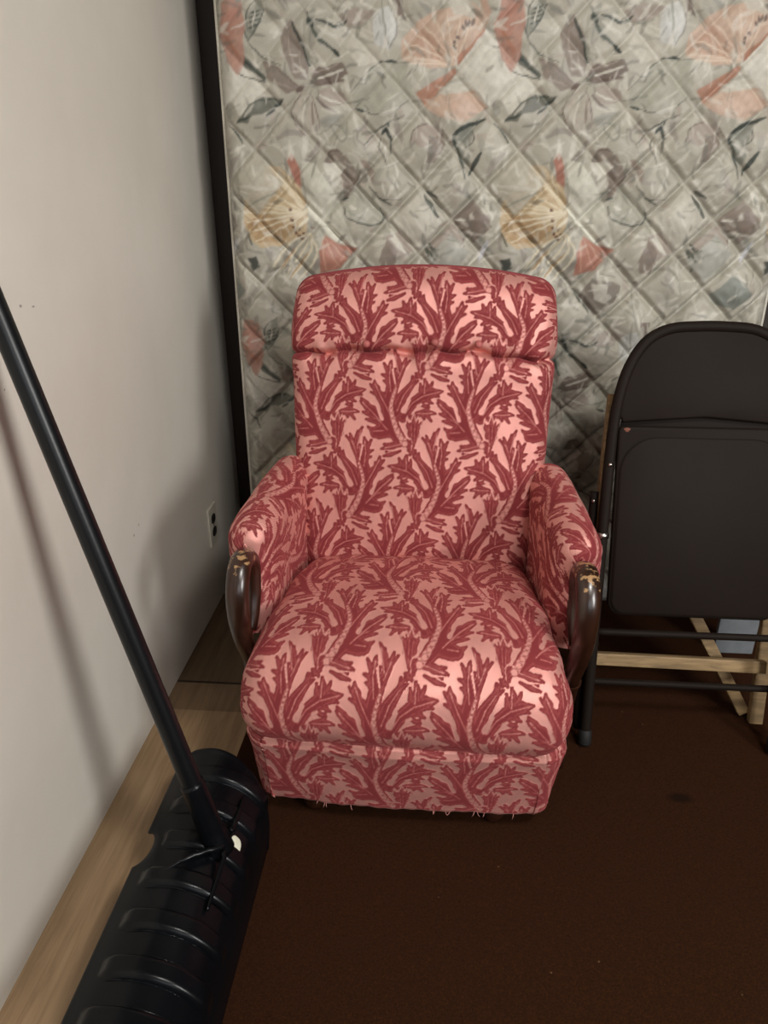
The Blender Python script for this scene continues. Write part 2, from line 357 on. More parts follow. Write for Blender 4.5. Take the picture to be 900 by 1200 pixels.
    beads = [(36, 36), (75, 100), (100, 170), (105, 220), (92, 270), (76, 318)]
    bc, bt = catmull(beads, 200)
    for flip, off in ((False, (25, -357)), (True, (0, 0))):
        d = np.full((TH, TW), 99., np.float32)
        for p, r in dark: d = np.minimum(d, dist(p, [max(q + 2.4, 6.2) for q in r], flip, off))
        a = sm(d)
        a *= 1 - .36 * sm(np.abs(d + 8.5) - 1.9, 1.5)               # paler line just inside each edge
        for p in vein: a = np.where(a > .5, a * (1 - .62 * sm(dist(p, [2.8] * len(p), flip, off))), a)
        for p, r, v in light:
            k = sm(dist(p, r, flip, off)); a = a * (1 - k) + v * k
        k = sm(dist([tuple(q) for q in bc[::20]], list(np.linspace(16, 7, 10)), flip, off)); a = a * (1 - k) + .12 * k
        s = 0.
        while s < bt[-1]:
            i = min(199, int(s / bt[-1] * 199)); w = 14 - 7.5 * s / bt[-1]
            kk = sm(np.abs(dist([tuple(bc[i])], [w], flip, off)) - 1.6); a = a * (1 - kk) + .72 * kk
            s += 2.2 * w + 2
        A = np.maximum(A, a)
    return A
TILE = damask_tile()

def sample_tile(T, u, v):
    """bilinear lookup, u right and v up, both in cells, periodic"""
    h, w = T.shape[:2]
    u = np.mod(u, w); v = np.mod(v, h)
    i0 = np.floor(u).astype(int) % w; j0 = np.floor(v).astype(int) % h
    fu = u - np.floor(u); fv = v - np.floor(v); i1 = (i0 + 1) % w; j1 = (j0 + 1) % h
    if T.ndim == 3: fu = fu[..., None]; fv = fv[..., None]
    return T[j0, i0] * (1 - fu) * (1 - fv) + T[j0, i1] * fu * (1 - fv) + T[j1, i0] * (1 - fu) * fv + T[j1, i1] * fu * fv

def grid_normals(P):
    n = np.cross(np.gradient(P, axis=1), np.gradient(P, axis=0))
    return n / (np.linalg.norm(n, axis=-1, keepdims=True) + 1e-12)

def lump(U, V, seed, amp, k):
    """soft random stuffing waves over cloth coordinates in metres"""
    g = np.random.default_rng(seed); h = 0
    for i in range(9):
        a = g.uniform(0, 6.28); f = k * g.uniform(.5, 1.6)
        h = h + np.sin((U * math.cos(a) + V * math.sin(a)) * f + g.uniform(0, 6.28)) / 9 * 2
    return h * amp

def upholster(name, P, U, V, parent, uoff=0., voff=0., outward=1, lumps=.0015, seed=1, pile=.0008, mask=None):
    A = sample_tile(TILE, U / UNIT + uoff, V / UNIT + voff)
    if mask is not None: A = A * mask + (1 - mask)
    n = grid_normals(P) * outward
    P = P + n * (A * pile + lump(U, V, seed, lumps, 40))[..., None]
    me = grid_mesh(name, P, {'pile': ('FLOAT', A), 'cloth': ('FLOAT_VECTOR', np.stack([U, V, 0 * U], -1))}, flip=(outward < 0))
    return link(name, me, M['damask'], parent)

def loft(prof, sv, wf, rf, df, crown, seg):
    """padded slab: prof (y, z) points, rows at fractions sv of its length; wf/rf/df/crown give half width, edge radius, side depth and crown by row fraction"""
    p, t = catmull(prof, sv)
    fine, ft = catmull(prof, 400)
    tg = np.gradient(fine, axis=0); k = np.ones(9) / 9
    tg = np.stack([np.convolve(np.pad(tg[:, i], 4, 'edge'), k, 'valid') for i in (0, 1)], 1)
    tg = np.stack([np.interp(t, ft, tg[:, i]) for i in (0, 1)], 1); tg /= np.linalg.norm(tg, axis=1)[:, None]
    nr = np.stack([-tg[:, 1], tg[:, 0]], 1)
    n1, n2, n3 = seg
    w, r, d, c = (np.array([f(s) for s in sv]) for f in (wf, rf, df, crown))
    half = np.concatenate([np.linspace(0, 1, n1, endpoint=False), 1 + np.linspace(0, 1, n2, endpoint=False), 2 + np.linspace(0, 1, n3)])
    q = np.concatenate([-half[::-1][:-1], half]); a = np.abs(q); sg = np.sign(q)
    w_, r_, d_, c_ = (z[:, None] for z in (w, r, d, c))
    f1 = np.minimum(a, 1)[None]; f2 = np.clip(a - 1, 0, 1)[None]; f3 = np.clip(a - 2, 0, 1)[None]
    ph = f2 * np.pi / 2
    x = f1 * (w_ - r_) + r_ * np.sin(ph)
    h = -r_ * (1 - np.cos(ph)) - f3 * np.maximum(d_ - r_, 0)
    arc = f1 * (w_ - r_) + r_ * ph + f3 * np.maximum(d_ - r_, 0)
    h = h + c_ * (1 - (x / w_) ** 2)
    X = x * sg[None]
    P = np.stack([X, p[:, 0][:, None] + nr[:, 0][:, None] * h, p[:, 1][:, None] + nr[:, 1][:, None] * h], -1)
    return P, arc * sg[None], t[:, None].repeat(len(q), 1), nr

def itp(xs, ys): return lambda s: float(np.interp(s, xs, ys))

# ------------------------------------------------------------------ scene settings
M['welt'] = plain('rose_welt', RED, .7, nscale=300, namp=.2, bscale=900, bstr=.3)
M['button'] = plain('rose_button', lin((176, 96, 92)), .6)
M['thread'] = plain('rose_thread', lin((214, 150, 140)), .8, bstr=0)
M['tack'] = plain('dark_tack', lin((52, 30, 24)), .35, .6, bstr=0)
BACK_OFF = (29, 107); SEAT_OFF = (0, 45); SKIRT_OFF = (0, 0)
WIN = (.1, 1.6, .95, 2.15)
LIGHTS = [('window_light', (2.25, -.75, 1.6), (-.3, 1.3, .8), 1.0, .9, 80, (1, .985, .955)), ('ceiling_light', (.75, -.05, 2.37), (.1, .6, .4), .45, .45, 36, (1, .965, .91)), ('front_window_light', (.85, -1.98, 1.55), (.2, 1.2, .6), 1.45, 1.15, 10, (.95, .97, 1))]
EXPOSURE = 0.2
INK = [(208, 204, 192), (188, 142, 126), (196, 191, 178), (200, 200, 196), (172, 160, 150), (176, 174, 160), (96, 102, 94), (74, 84, 80), (146, 132, 122), (158, 158, 146), (128, 112, 104), (186, 178, 166), (182, 176, 162), (112, 114, 104), (150, 150, 138), (150, 146, 138), (201, 172, 152), (192, 158, 138), (214, 194, 174), (184, 132, 108), (204, 176, 158), (150, 152, 142), (156, 140, 128), (200, 176, 140), (186, 156, 118), (218, 206, 180), (186, 124, 106), (206, 204, 190), (220, 218, 204), (208, 168, 146), (120, 72, 58), (222, 214, 190), (214, 204, 180), (200, 200, 204), (184, 178, 162), (140, 130, 120), (182, 182, 172), (140, 146, 140)]
PRINT = """
0,0:-487 1364 -440 1381 -403 1329 -435 1307 -480 1267 -503 1303
1,0:-510 1494 -476 1498 -468 1473 -488 1407 -514 1399
2,0:-248 1429 -209 1441 -160 1412 -141 1378 -200 1366 -230 1396
3,0:-170 1469 -131 1477 -112 1436 -131 1395 -165 1408
4,0:-247 1462 -208 1478 -160 1469 -180 1445 -228 1442
5,0:-216 1314 -181 1353 -131 1378 -82 1373 -81 1305 -111 1278 -161 1268 -212 1283
6,2.1:-221 1312 -186 1349 -156 1370 -131 1376 -82 1372
7,4.3:-141 1375 -116 1377
7,1.9:-212 1283 -181 1271 -151 1267 -116 1278 -88 1298
7,4.9:-207 1282 -186 1274
6,1.2:-252 1290 -212 1294 -181 1305
8,0:-347 1339 -374 1393 -378 1427 -353 1459 -328 1418 -316 1376 -319 1339
7,5.5:-351 1451 -338 1422 -324 1397 -315 1367 -310 1367
9,6.1:-323 1401 -305 1371 -295 1380
4,3:-345 1350 -361 1406 -357 1435
4,2.4:-331 1346 -339 1397
8,0:-332 1319 -381 1363 -419 1381 -410 1342 -369 1311
10,1.8:-342 1326 -386 1359 -413 1376
4,3:-353 1320 -403 1337
10,0:-316 1337 -295 1365 -240 1375 -224 1353 -251 1332 -297 1326
0,4.3:-296 1343 -235 1357
10,4.9:-281 1332 -231 1338
4,2.4:-306 1354 -245 1371
4,0:-300 1315 -272 1323 -236 1314 -232 1292 -263 1284 -288 1295
10,4.9:-300 1302 -278 1284 -255 1272
0,3.6:-292 1306 -242 1292
11,0:-332 1319 -355 1284 -351 1244 -321 1223 -292 1237 -297 1284 -312 1315
10,2.4:-333 1315 -358 1275 -341 1239 -324 1225
10,2.1:-313 1311 -299 1275 -295 1239
0,4.3:-326 1302 -331 1248 -316 1225
8,3.6:-311 1293 -307 1248
12,0:-349 1302 -386 1284 -421 1212 -389 1230 -361 1266
9,2.4:-349 1302 -392 1266 -416 1221
10,8.5:-343 1315 -327 1328
13,0:-374 1300 -420 1307 -452 1294 -489 1253 -460 1253 -449 1267 -422 1273 -396 1284
7,5.5:-377 1298 -418 1267
7,2.4:-441 1298 -395 1302
7,3.6:-486 1256 -454 1265
6,0:-494 1401 -465 1390 -412 1344 -418 1335 -462 1366
7,3.6:-484 1396 -418 1340
6,2.1:-492 1362 -453 1344 -413 1335
6,2.4:-448 1415 -424 1389 -376 1365
14,0:-447 1417 -459 1432 -448 1469 -414 1505 -413 1472 -426 1440
6,2.4:-472 1457 -452 1423 -445 1415
6,2.4:-451 1432 -448 1473 -414 1505
7,2.4:-445 1417 -423 1448 -412 1477
7,3:-443 1468 -421 1476
7,3:-444 1458 -421 1466
7,3:-445 1448 -422 1456
7,3:-446 1437 -423 1446
0,2.4:-431 1475 -436 1436
6,5.5:-316 1467 -302 1434 -279 1411 -245 1388
7,9.7:-314 1455 -304 1442
7,4.9:-297 1455 -268 1446 -248 1441 -228 1454
7,7.9:-259 1398 -244 1387
2,7.3:-292 1442 -249 1417 -239 1404
9,2.4:-248 1450 -209 1441 -180 1445 -158 1463
10,0:-131 1501 -103 1500 -103 1476 -95 1448 -117 1465
9,3.6:-150 1501 -146 1453 -131 1403
15,3:-126 1477 -114 1436 -131 1399
16,0:-102 1377 -108 1416 -73 1446 -28 1470 51 1482 87 1452 78 1427 21 1367 -40 1356
17,0:-57 1437 10 1389 18 1367 -41 1372 -97 1390
18,3:18 1367 -53 1394 -100 1412
18,3:18 1367 -43 1407 -83 1433
18,3:18 1367 -28 1414 -58 1445
18,3:18 1367 -13 1419 -33 1454
18,3:18 1367 2 1427 -8 1466
18,3:18 1367 20 1427 22 1465
18,3:18 1367 -51 1375 -97 1381
18,3:18 1367 -45 1367 -87 1368
18,3:18 1367 38 1424 52 1461
2,0:-9 1487 30 1494 56 1473 57 1448 32 1457 7 1461
17,0:55 1498 74 1498 91 1465 82 1452
10,5.5:35 1448 40 1436
10,5.5:45 1448 43 1436
10,5.5:55 1450 50 1438
10,5.5:28 1438 36 1429
10,5.5:19 1417 24 1412
10,5.5:12 1400 17 1397
10,5.5:14 1408 17 1404
19,0:10 1376 45 1401 78 1435 79 1422 26 1367
19,0:-73 1309 16 1363 21 1351 -49 1285
16,0:-52 1286 -3 1320 59 1313 94 1285 36 1248 -28 1270
20,0:-2 1295 49 1308 71 1281 36 1258
0,0:21 1362 83 1435 111 1426 127 1370 150 1330 97 1285 48 1331
2,0:-18 1309 27 1349 58 1326 49 1313
1,0:97 1443 120 1472 158 1493 164 1451 159 1383 141 1350 117 1375
19,5.5:113 1435 146 1387
4,0:-79 1211 -69 1240 -43 1251 -16 1240 -8 1225 -37 1211 -52 1197
10,2.4:-79 1209 -74 1235 -43 1250
8,0:-40 1216 -8 1230 1 1206 -25 1168 -44 1170
10,2.4:-11 1240 17 1206
21,0:21 1221 31 1244 62 1253 58 1216 56 1163 34 1168
7,6.7:25 1197 21 1225 47 1244 88 1259
6,3.6:22 1206 45 1158
6,2.4:60 1235 64 1211 43 1197
6,3.6:22 1206 49 1134
7,7.3:81 1190 56 1144
7,3.6:109 1251 131 1230 142 1206
6,2.7:-190 1204 -161 1234 -131 1252 -98 1264
7,10.9:-146 1229 -131 1252
7,6.7:-141 1243 -123 1218
6,2.4:-151 1220 -156 1202 -136 1164
6,3:-125 1220 -131 1183
0,4.9:-141 1211 -143 1183
9,3.6:-269 1248 -259 1230 -239 1216 -231 1229 -253 1248 -266 1248
8,0:-288 1173 -277 1196 -257 1200 -228 1178 -203 1142 -219 1100 -242 1093 -241 1132 -258 1160
0,0:-288 1169 -253 1173 -233 1160 -248 1144 -279 1142
10,4.3:-277 1191 -257 1200 -242 1191
22,0:-208 1178 -183 1173 -163 1146 -168 1123 -188 1146
10,3.6:-219 1119 -208 1132 -198 1155
2,4.9:-227 1187 -208 1182 -183 1142 -158 1096
5,0:-240 1067 -229 1096 -209 1123 -178 1105 -148 1068 -143 1049 -179 1032 -220 1044
7,5.5:-245 1091 -229 1093
6,3:-240 1072 -235 1053 -205 1037 -169 1032 -143 1046 -151 1072
0,5.5:-225 1072 -209 1068
9,4.3:-230 1063 -189 1042
6,2.4:-178 1119 -148 1091 -103 1091
6,3:-158 1096 -123 1077
6,1.8:-148 1063 -128 1030
23,0:-325 1063 -343 1114 -375 1146 -399 1164 -427 1160 -430 1128 -459 1109 -479 1091 -488 1043 -478 1004 -443 977 -389 988 -335 1015
24,0:-486 1038 -427 1058 -361 1029 -389 995 -452 990
25,3.6:-330 1060 -429 1071 -482 1081
25,3.6:-330 1060 -422 1079 -471 1093
25,3.6:-330 1060 -404 1096 -443 1119
25,3.6:-330 1060 -391 1122 -422 1158
25,3.6:-330 1060 -382 1129 -409 1169
25,3.6:-330 1060 -366 1126 -384 1164
25,3.6:-330 1060 -432 1059 -486 1062
25,3.6:-330 1060 -428 1044 -480 1038
25,3.6:-330 1060 -425 1029 -477 1016
25,3.6:-330 1060 -412 1015 -457 995
25,3.6:-330 1060 -379 1117 -405 1151
26,0:-373 1173 -360 1189 -344 1160 -343 1114 -360 1132
27,0:-341 1173 -308 1169 -279 1132 -257 1096 -211 981 -273 1005 -328 1067 -331 1109
28,0:-329 1102 -292 1063 -252 1015 -211 981 -263 998 -328 1063
26,0:-288 1010 -252 991 -211 979 -254 931 -302 921 -300 976
29,2.4:-288 1005 -254 936
29,2.4:-273 995 -232 951
29,2.4:-294 1000 -286 931
30,5.5:-370 1046 -365 1043
30,5.5:-371 1070 -366 1067
30,5.5:-366 1031 -361 1029
30,5.5:-361 1019 -356 1016
30,5.5:-354 1012 -348 1009
30,5.5:-343 1015 -338 1012
30,5.5:-349 1005 -344 1002
30,5.5:-335 1010 -330 1007
30,5.5:-353 1027 -348 1024
30,5.5:-319 1027 -314 1024
31,4.9:-356 1024 -328 1048 -334 1039
32,4.3:-325 1015 -373 995 -424 930
32,4.3:-325 1015 -357 985 -409 920
32,4.3:-325 1015 -337 980 -388 915
32,4.3:-325 1015 -321 976 -372 910
32,4.3:-325 1015 -306 966 -356 900
24,3.6:-366 980 -412 920
24,3.6:-329 971 -375 910
8,0:22 1048 70 1089 111 1043 63 1002
0,3.6:28 1046 83 1046
4,0:-138 1006 -82 1027 -70 974 -127 942
0,5.5:-127 1022 -93 974
8,3.6:-144 1001 -110 947
2,0:-116 1053 -51 1109 11 1048 -54 996
6,7.9:-45 1099 -28 1074 -11 1053
7,5.5:-40 1109 -17 1094
4,0:-31 996 28 1038 57 1007 43 954 -13 953
6,3:-20 985 -14 964
6,3.6:-54 1006 -28 956
0,7.3:79 1114 103 1074 116 1048
9,6.1:96 1104 98 1079
6,3.6:139 1018 153 986
7,0:138 954 160 960 167 933 149 920
0,7.3:118 1002 66 943
33,8.5:108 997 88 954
10,3.6:52 1002 48 954 35 932
34,0:105 1134 170 1196 234 1124 170 1054
2,6.1:122 1119 214 1109
9,3.6:147 1074 220 1104
8,0:463 952 485 1003 512 975 502 923 472 929
2,7.3:452 986 480 997
0,7.3:496 1003 531 969
35,0:335 869 360 916 434 899 421 858 377 821
2,0:361 904 398 899 410 851 372 863
6,4.3:321 886 363 833
9,3.6:466 882 474 822 492 779
0,5.5:479 828 494 792
9,3:570 906 577 877
6,3.6:582 975 601 930
7,4.9:585 992 599 975
9,3.6:615 953 625 964
2,0:484 1050 557 1090 600 1042 609 1020 554 969
0,4.3:502 1042 532 997
0,4.3:524 1053 553 1009
0,4.3:546 1058 576 1014
8,0:654 1026 697 1069 738 1031 695 993
36,0:580 953 639 1015 687 970 635 907
6,4.3:580 986 603 953
9,3:629 1003 666 993
37,0:651 878 702 925 746 879 711 843 668 854
0,6.1:678 925 734 908
"""

# ------------------------------------------------------------------ mattress print
TX, TZ, CELL = 620, 690, 2
PK = .86
def print_tile():
    h, w = TZ // CELL, TX // CELL
    jj, ii = np.mgrid[0:h, 0:w].astype(np.float32)
    g = np.random.default_rng(5)
    def field(n, f):
        a = np.zeros((h, w), np.float32)
        for _ in range(n):
            p, q = g.integers(-f, f + 1, 2); a += np.sin(2 * np.pi * (p * ii / w + q * jj / h) + g.uniform(0, 6.28))
        return a / n ** .5
    wx = field(10, 12) * 1.6 + field(10, 30) * .8; wy = field(10, 12) * 1.6 + field(10, 30) * .8
    X = ii * CELL + wx; Z = jj * CELL + wy
    base = np.array(lin((182, 177, 163)), np.float32)
    I = np.ones((h, w, 3), np.float32) * base
    I *= (1 + .055 * field(14, 5) + .05 * field(14, 14))[..., None]
    def blend(d, c, soft, alpha):
        k = np.clip(.5 - d / (2 * soft), 0, 1) * alpha
        I[:] = I * (1 - k[..., None]) + np.array(c, np.float32) * k[..., None]
    def wrapxy(mx, mz):
        return (X - mx + TX / 2) % TX - TX / 2 + mx, (Z - mz + TZ / 2) % TZ - TZ / 2 + mz
    def stroke(pts, wd, c, alpha=.9, soft=1.0):
        pts = catmull(pts, max(4, len(pts) * 3))[0] if len(pts) > 2 else np.array(pts, float)
        mx, mz = pts.mean(0); px, pz = wrapxy(mx, mz)
        b = max(np.ptp(pts[:, 0]), np.ptp(pts[:, 1])) / 2 + wd + 6
        sel = (np.abs(px - mx) < b) & (np.abs(pz - mz) < b)
        x, z = px[sel], pz[sel]; d = np.full(x.shape, 1e3, np.float32); n = len(pts) - 1
        for i in range(n):
            (x0, z0), (x1, z1) = pts[i], pts[i + 1]
            dx, dz = x1 - x0, z1 - z0; t = np.clip(((x - x0) * dx + (z - z0) * dz) / (dx * dx + dz * dz + 1e-6), 0, 1)
            s = (i + t) / n; r = wd / 2 * (.35 + 1.3 * np.sin(np.pi * (.08 + .86 * s)) ** .8 * .75)
            d = np.minimum(d, np.hypot(x - x0 - t * dx, z - z0 - t * dz) - r)
        D = np.full((h, w), 1e3, np.float32); D[sel] = d; blend(D, c, soft, alpha)
    def poly(pts, c, alpha=.85, soft=1.3):
        p = np.array(pts, float); p = np.vstack([p, p[:1]])
        mx, mz = p.mean(0); px, pz = wrapxy(mx, mz)
        b = max(np.ptp(p[:, 0]), np.ptp(p[:, 1])) / 2 * 1.5 + 8
        sel = (np.abs(px - mx) < b) & (np.abs(pz - mz) < b)
        x, z = px[sel], pz[sel]; d = np.full(x.shape, 1e6); ins = np.zeros(x.shape, bool)
        for (x0, z0), (x1, z1) in zip(p, p[1:]):
            dx, dz = x1 - x0, z1 - z0; t = np.clip(((x - x0) * dx + (z - z0) * dz) / (dx * dx + dz * dz + 1e-6), 0, 1)
            d = np.minimum(d, np.hypot(x - x0 - t * dx, z - z0 - t * dz))
            if abs(dz) > 1e-9: ins ^= ((z0 > z) != (z1 > z)) & (x < dx * (z - z0) / dz + x0)
        D = np.full((h, w), 1e3, np.float32); D[sel] = np.where(ins, -d, d)
        tex = (1 + .07 * field(8, 40))[..., None]
        k = (np.clip(.5 - D / (2 * soft), 0, 1) * alpha)[..., None]
        I[:] = I * (1 - k) + np.array(c, np.float32) * tex * k
    soft_cols = [lin(c) for c in ((214, 210, 198), (204, 198, 184), (164, 162, 148), (146, 146, 136), (176, 164, 152), (142, 134, 126))]
    for _ in range(330):                                            # loose brushwork of the ground
        x, z = g.uniform(0, TX), g.uniform(0, TZ); a = g.normal(1.0, .7) if g.random() < .6 else g.normal(-.8, .5); l = g.uniform(20, 75)
        c = soft_cols[g.integers(len(soft_cols))]; k = g.uniform(-.25, .25) * l
        stroke([(x, z), (x + l * .5 * math.cos(a) - k * math.sin(a), z + l * .5 * math.sin(a) + k * math.cos(a)), (x + l * math.cos(a), z + l * math.sin(a))], g.uniform(3, 14), c, g.uniform(.35, .75), 1.6)
    for row in PRINT.strip().split('\n'):
        hd, tl = row.split(':'); ci, wd = hd.split(','); v = [float(q) for q in tl.split()]
        pts = list(zip(v[::2], v[1::2])); q_ = np.array(INK[int(ci)], float); q_ = q_ + (q_.mean() - q_) * .22; q_ = np.clip(172 + (q_ - 172) * 1.3, 4, 250); c = lin(q_)
        if float(wd) == 0: poly(pts, c)
        else: stroke(pts, float(wd), c)
    for _ in range(540):                                            # dry-brush streaks over everything
        x, z = g.uniform(0, TX), g.uniform(0, TZ); a = g.uniform(0, 6.28); l = g.uniform(12, 44); k = g.uniform(-.1, .1) * l
        c = lin((224, 220, 208)) if g.random() < .62 else lin((112, 112, 102))
        stroke([(x, z), (x + l * .5 * math.cos(a) - k * math.sin(a), z + l * .5 * math.sin(a) + k * math.cos(a)), (x + l * math.cos(a), z + l * math.sin(a))], g.uniform(2.2, 8), c, g.uniform(.25, .6), 1.3)
    return np.clip(I * PK, 0, 1)

# ------------------------------------------------------------------ the room
def struct(name, me, m, loc=(0, 0, 0)):
    o = link(name, me, m, smooth=False); o.location = loc; o['kind'] = 'structure'; return o

XL, XR, YF, YB, ZC = -.625, 2.3, -2.0, 2.12, 2.4
def slab(name, x0, x1, y0, y1, z0, z1, m):
    bm = bmesh.new(); bmesh.ops.create_cube(bm, size=1)
    for v in bm.verts: v.co = Vector(((x0 + x1) / 2 + v.co.x * (x1 - x0), (y0 + y1) / 2 + v.co.y * (y1 - y0), (z0 + z1) / 2 + v.co.z * (z1 - z0)))
    return struct(name, bm_mesh(name, bm), m)
slab('floor', XL - .1, XR + .1, YF - .1, YB + .1, -.1, 0, M['laminate'])
slab('wall_left', XL - .1, XL, YF - .1, YB + .1, 0, ZC, M['wall'])
def shade_wall_material():  # made-up finish, its dark colour standing in for shade beside the mattress
    m, nt, b, N, L = mat('shade_dark_wall')
    t = N('ShaderNodeTexCoord'); n = noise(nt, mapping(nt, (30, 30, 2), t.outputs['Object']).outputs[0], 1.5, 5, .6)
    r = ramp(nt, [(.3, lin((30, 19, 13))), (.7, lin((46, 30, 20)))], n.outputs[0]); L(r.outputs[0], b.inputs['Base Color']); b.inputs['Roughness'].default_value = .5
    return m
slab('wall_back', XL, XR + .1, YB, YB + .1, 0, ZC, shade_wall_material())
slab('wall_right', XR, XR + .1, YF - .1, YB, 0, ZC, M['dim_wall'])
slab('ceiling', XL - .1, XR + .1, YF - .1, YB + .1, ZC, ZC + .1, M['ceiling'])
WX0, WX1, WZ0, WZ1 = WIN
bm = bmesh.new()                                                    # front wall with the window opening
for x0, x1, z0, z1 in ((XL, WX0, 0, ZC), (WX1, XR, 0, ZC), (WX0, WX1, 0, WZ0), (WX0, WX1, WZ1, ZC)):
    q = bmesh.ops.create_cube(bm, size=1)['verts']
    for v in q: v.co = Vector(((x0 + x1) / 2 + v.co.x * (x1 - x0), YF - .05 + v.co.y * .1, (z0 + z1) / 2 + v.co.z * (z1 - z0)))
struct('wall_front', bm_mesh('wall_front', bm), M['dim_wall'])
bm = bmesh.new()
for x0, x1, z0, z1 in ((WX0, WX0 + .05, WZ0, WZ1), (WX1 - .05, WX1, WZ0, WZ1), (WX0, WX1, WZ0, WZ0 + .05), (WX0, WX1, WZ1 - .05, WZ1), ((WX0 + WX1) / 2 - .02, (WX0 + WX1) / 2 + .02, WZ0, WZ1), (WX0, WX1, (WZ0 + WZ1) / 2 - .02, (WZ0 + WZ1) / 2 + .02)):
    q = bmesh.ops.create_cube(bm, size=1)['verts']
    for v in q: v.co = Vector(((x0 + x1) / 2 + v.co.x * (x1 - x0), YF - .06 + v.co.y * .04, (z0 + z1) / 2 + v.co.z * (z1 - z0)))
struct('window_1', bm_mesh('window_1', bm), M['frame'])

# carpet laid over the laminate, its edge along the wall
nx, ny = 60, 80
gx = np.linspace(-.405, XR, nx); gy = np.linspace(YF, YB, ny)
e = np.array([-.0, .002, .006]); bx = np.r_[-.405, -.405, gx + .003]
zz = np.r_[0, .004, np.full(nx, .006)]
P = np.stack([np.tile(bx, (ny, 1)) + (np.sin(gy * 9) * .0015 + np.sin(gy * 31) * .0008)[:, None] * (np.arange(nx + 2) < 4)[None], np.tile(gy[:, None], (1, nx + 2)), np.tile(zz, (ny, 1))], -1)
carpet = link('carpet', grid_mesh('carpet', P), M['carpet'])
tag(carpet, 'dark brown low pile carpet covering the floor in front of the pink armchair', 'carpet')
CZ = .006

# ------------------------------------------------------------------ mattress standing against the back wall
mt = thing('mattress', 'quilted mattress with pale floral print standing upright behind the pink armchair', 'mattress', (.142, 1.872, CZ + .005))
mt.rotation_euler = (R(-1.2), 0, 0)
HW, MH, MT = .664, 1.9, .19
PT = print_tile()
xs = np.arange(-HW, HW + .001, .003); zs = np.arange(0, MH + .001, .003)
XX, ZZ = np.meshgrid(xs, zs)
wx, wz = XX + .137, ZZ
s = ((wx - .091) + (wz - 1.121)) / .154; t = ((wx - .091) - (wz - 1.121)) / .154
s = s + .03 * np.sin(wx * 9 + wz * 5); t = t + .03 * np.sin(wx * 6 - wz * 8 + 1)
fs, ft = np.abs(np.sin(np.pi * s)), np.abs(np.sin(np.pi * t))
soft = np.clip((1.62 - wz) / .40, .62, 1.35)                            # the ticking is pulled slacker low down
ridge = np.exp(-((fs - .30) / .14) ** 2) * np.clip(ft * 3, 0, 1) + np.exp(-((ft - .30) / .14) ** 2) * np.clip(fs * 3, 0, 1)
quilt = ((fs * ft) ** .34 * .012 + (fs * ft) ** .9 * .012) * soft + ridge * .0034 * np.clip((1.42 - wz) / .3, .25, 1)
edge = np.clip(np.minimum(np.minimum(HW - np.abs(XX), ZZ), MH - ZZ) / .05, 0, 1)
roll = .03 * (1 - np.sqrt(np.clip(1 - (1 - edge) ** 2, 0, 1)))
puck = sum(np.sin((wx * math.cos(a) + wz * math.sin(a)) * f + p) * am for a, f, p, am in ((.7, 95, 0, .0005), (2.4, 120, 1, .0005), (1.4, 70, 2, .0006), (.2, 150, 3, .0003), (2.0, 210, 4, .00025), (1.1, 240, 2, .0002)))
wr = lump(XX, ZZ, 3, .0014, 60) + lump(XX, ZZ, 8, .0009, 140)
YY = -(quilt + (puck + wr) * np.minimum(1, (fs * ft) * 3)) * np.clip(edge * 1.4, 0, 1) + roll
PC = sample_tile(PT, wx * 1000 / CELL, (wz - 0) * 1000 / CELL)
seamk = np.clip(1 - np.minimum(fs, ft) / .035, 0, 1)[..., None]
PC = PC * (1 - .12 * seamk)
PC = np.concatenate([PC, np.ones(PC.shape[:2] + (1,))], -1)
link('quilted_panel', grid_mesh('quilted_panel', np.stack([XX, YY, ZZ], -1), {'print': ('FLOAT_COLOR', PC)}), M['floral'], mt)
bm = bmesh.new(); bmesh.ops.create_cube(bm, size=1)
for v in bm.verts: v.co = Vector((v.co.x * (HW * 2 - .004), .031 + MT / 2 - .015 + v.co.y * (MT - .03), MH / 2 + v.co.z * MH))
link('border', bm_mesh('border', bm), M['ticking'], mt, smooth=False)
for nm, pth in (('piping', [(-HW, .028, .0), (-HW, .028, MH)]), ('piping', [(HW, .028, 0), (HW, .028, MH)]), ('piping', [(-HW, .028, MH), (HW, .028, MH)])):
    link(nm, tube('piping', np.linspace(pth[0], pth[1], 60), .0058, 12, up=(0, 1, 0)), M['piping'], mt)

# ------------------------------------------------------------------ armchair
ac = thing('armchair', 'pink damask armchair with dark swan neck wooden arm fronts', 'armchair', (-.038, 1.25, CZ + .001), R(-1))
STEP = .0017
# backrest: a padded slab, closed over the top
bp = [(.170, .335), (.182, .40), (.215, .54), (.248, .68), (.272, .79), (.292, .86), (.315, .925), (.345, .957), (.385, .962), (.42, .935), (.425, .88), (.39, .7), (.35, .5), (.33, .36)]
_, tt = catmull(bp, 10); LB = tt[-1]
front = .735 / LB
sv = np.r_[np.linspace(0, front, int(.735 / STEP)), np.linspace(front, 1, 60)[1:]]
vz = lambda s: s * LB
wB = lambda s: float(np.interp(vz(s), [0, .05, .25, .46, .53, .60, .655, .70, .76, .85, LB], [.247, .256, .272, .281, .282, .281, .279, .274, .262, .255, .245]))
P, U, V, nr = loft(bp, sv, wB, lambda s: .036, lambda s: float(np.interp(vz(s), [0, .58, .66, .76, .85, LB], [.075, .07, .046, .046, .07, .075])), lambda s: float(np.interp(vz(s), [0, .06, .2, .42, .6, .68, .76], [.0, .012, .02, .016, .012, .004, 0])), (150, 26, 22))
xn = P[..., 0] / .27
vs = .478 + .010 * np.exp(-((P[..., 0] - .025) / .09) ** 2) - .004 * np.cos(P[..., 0] * 26) - .004 * np.clip(P[..., 0] * 4, -1, 1) + .003 * np.sin(P[..., 0] * 70)
lim = np.clip((.70 - V) / .05, 0, 1)
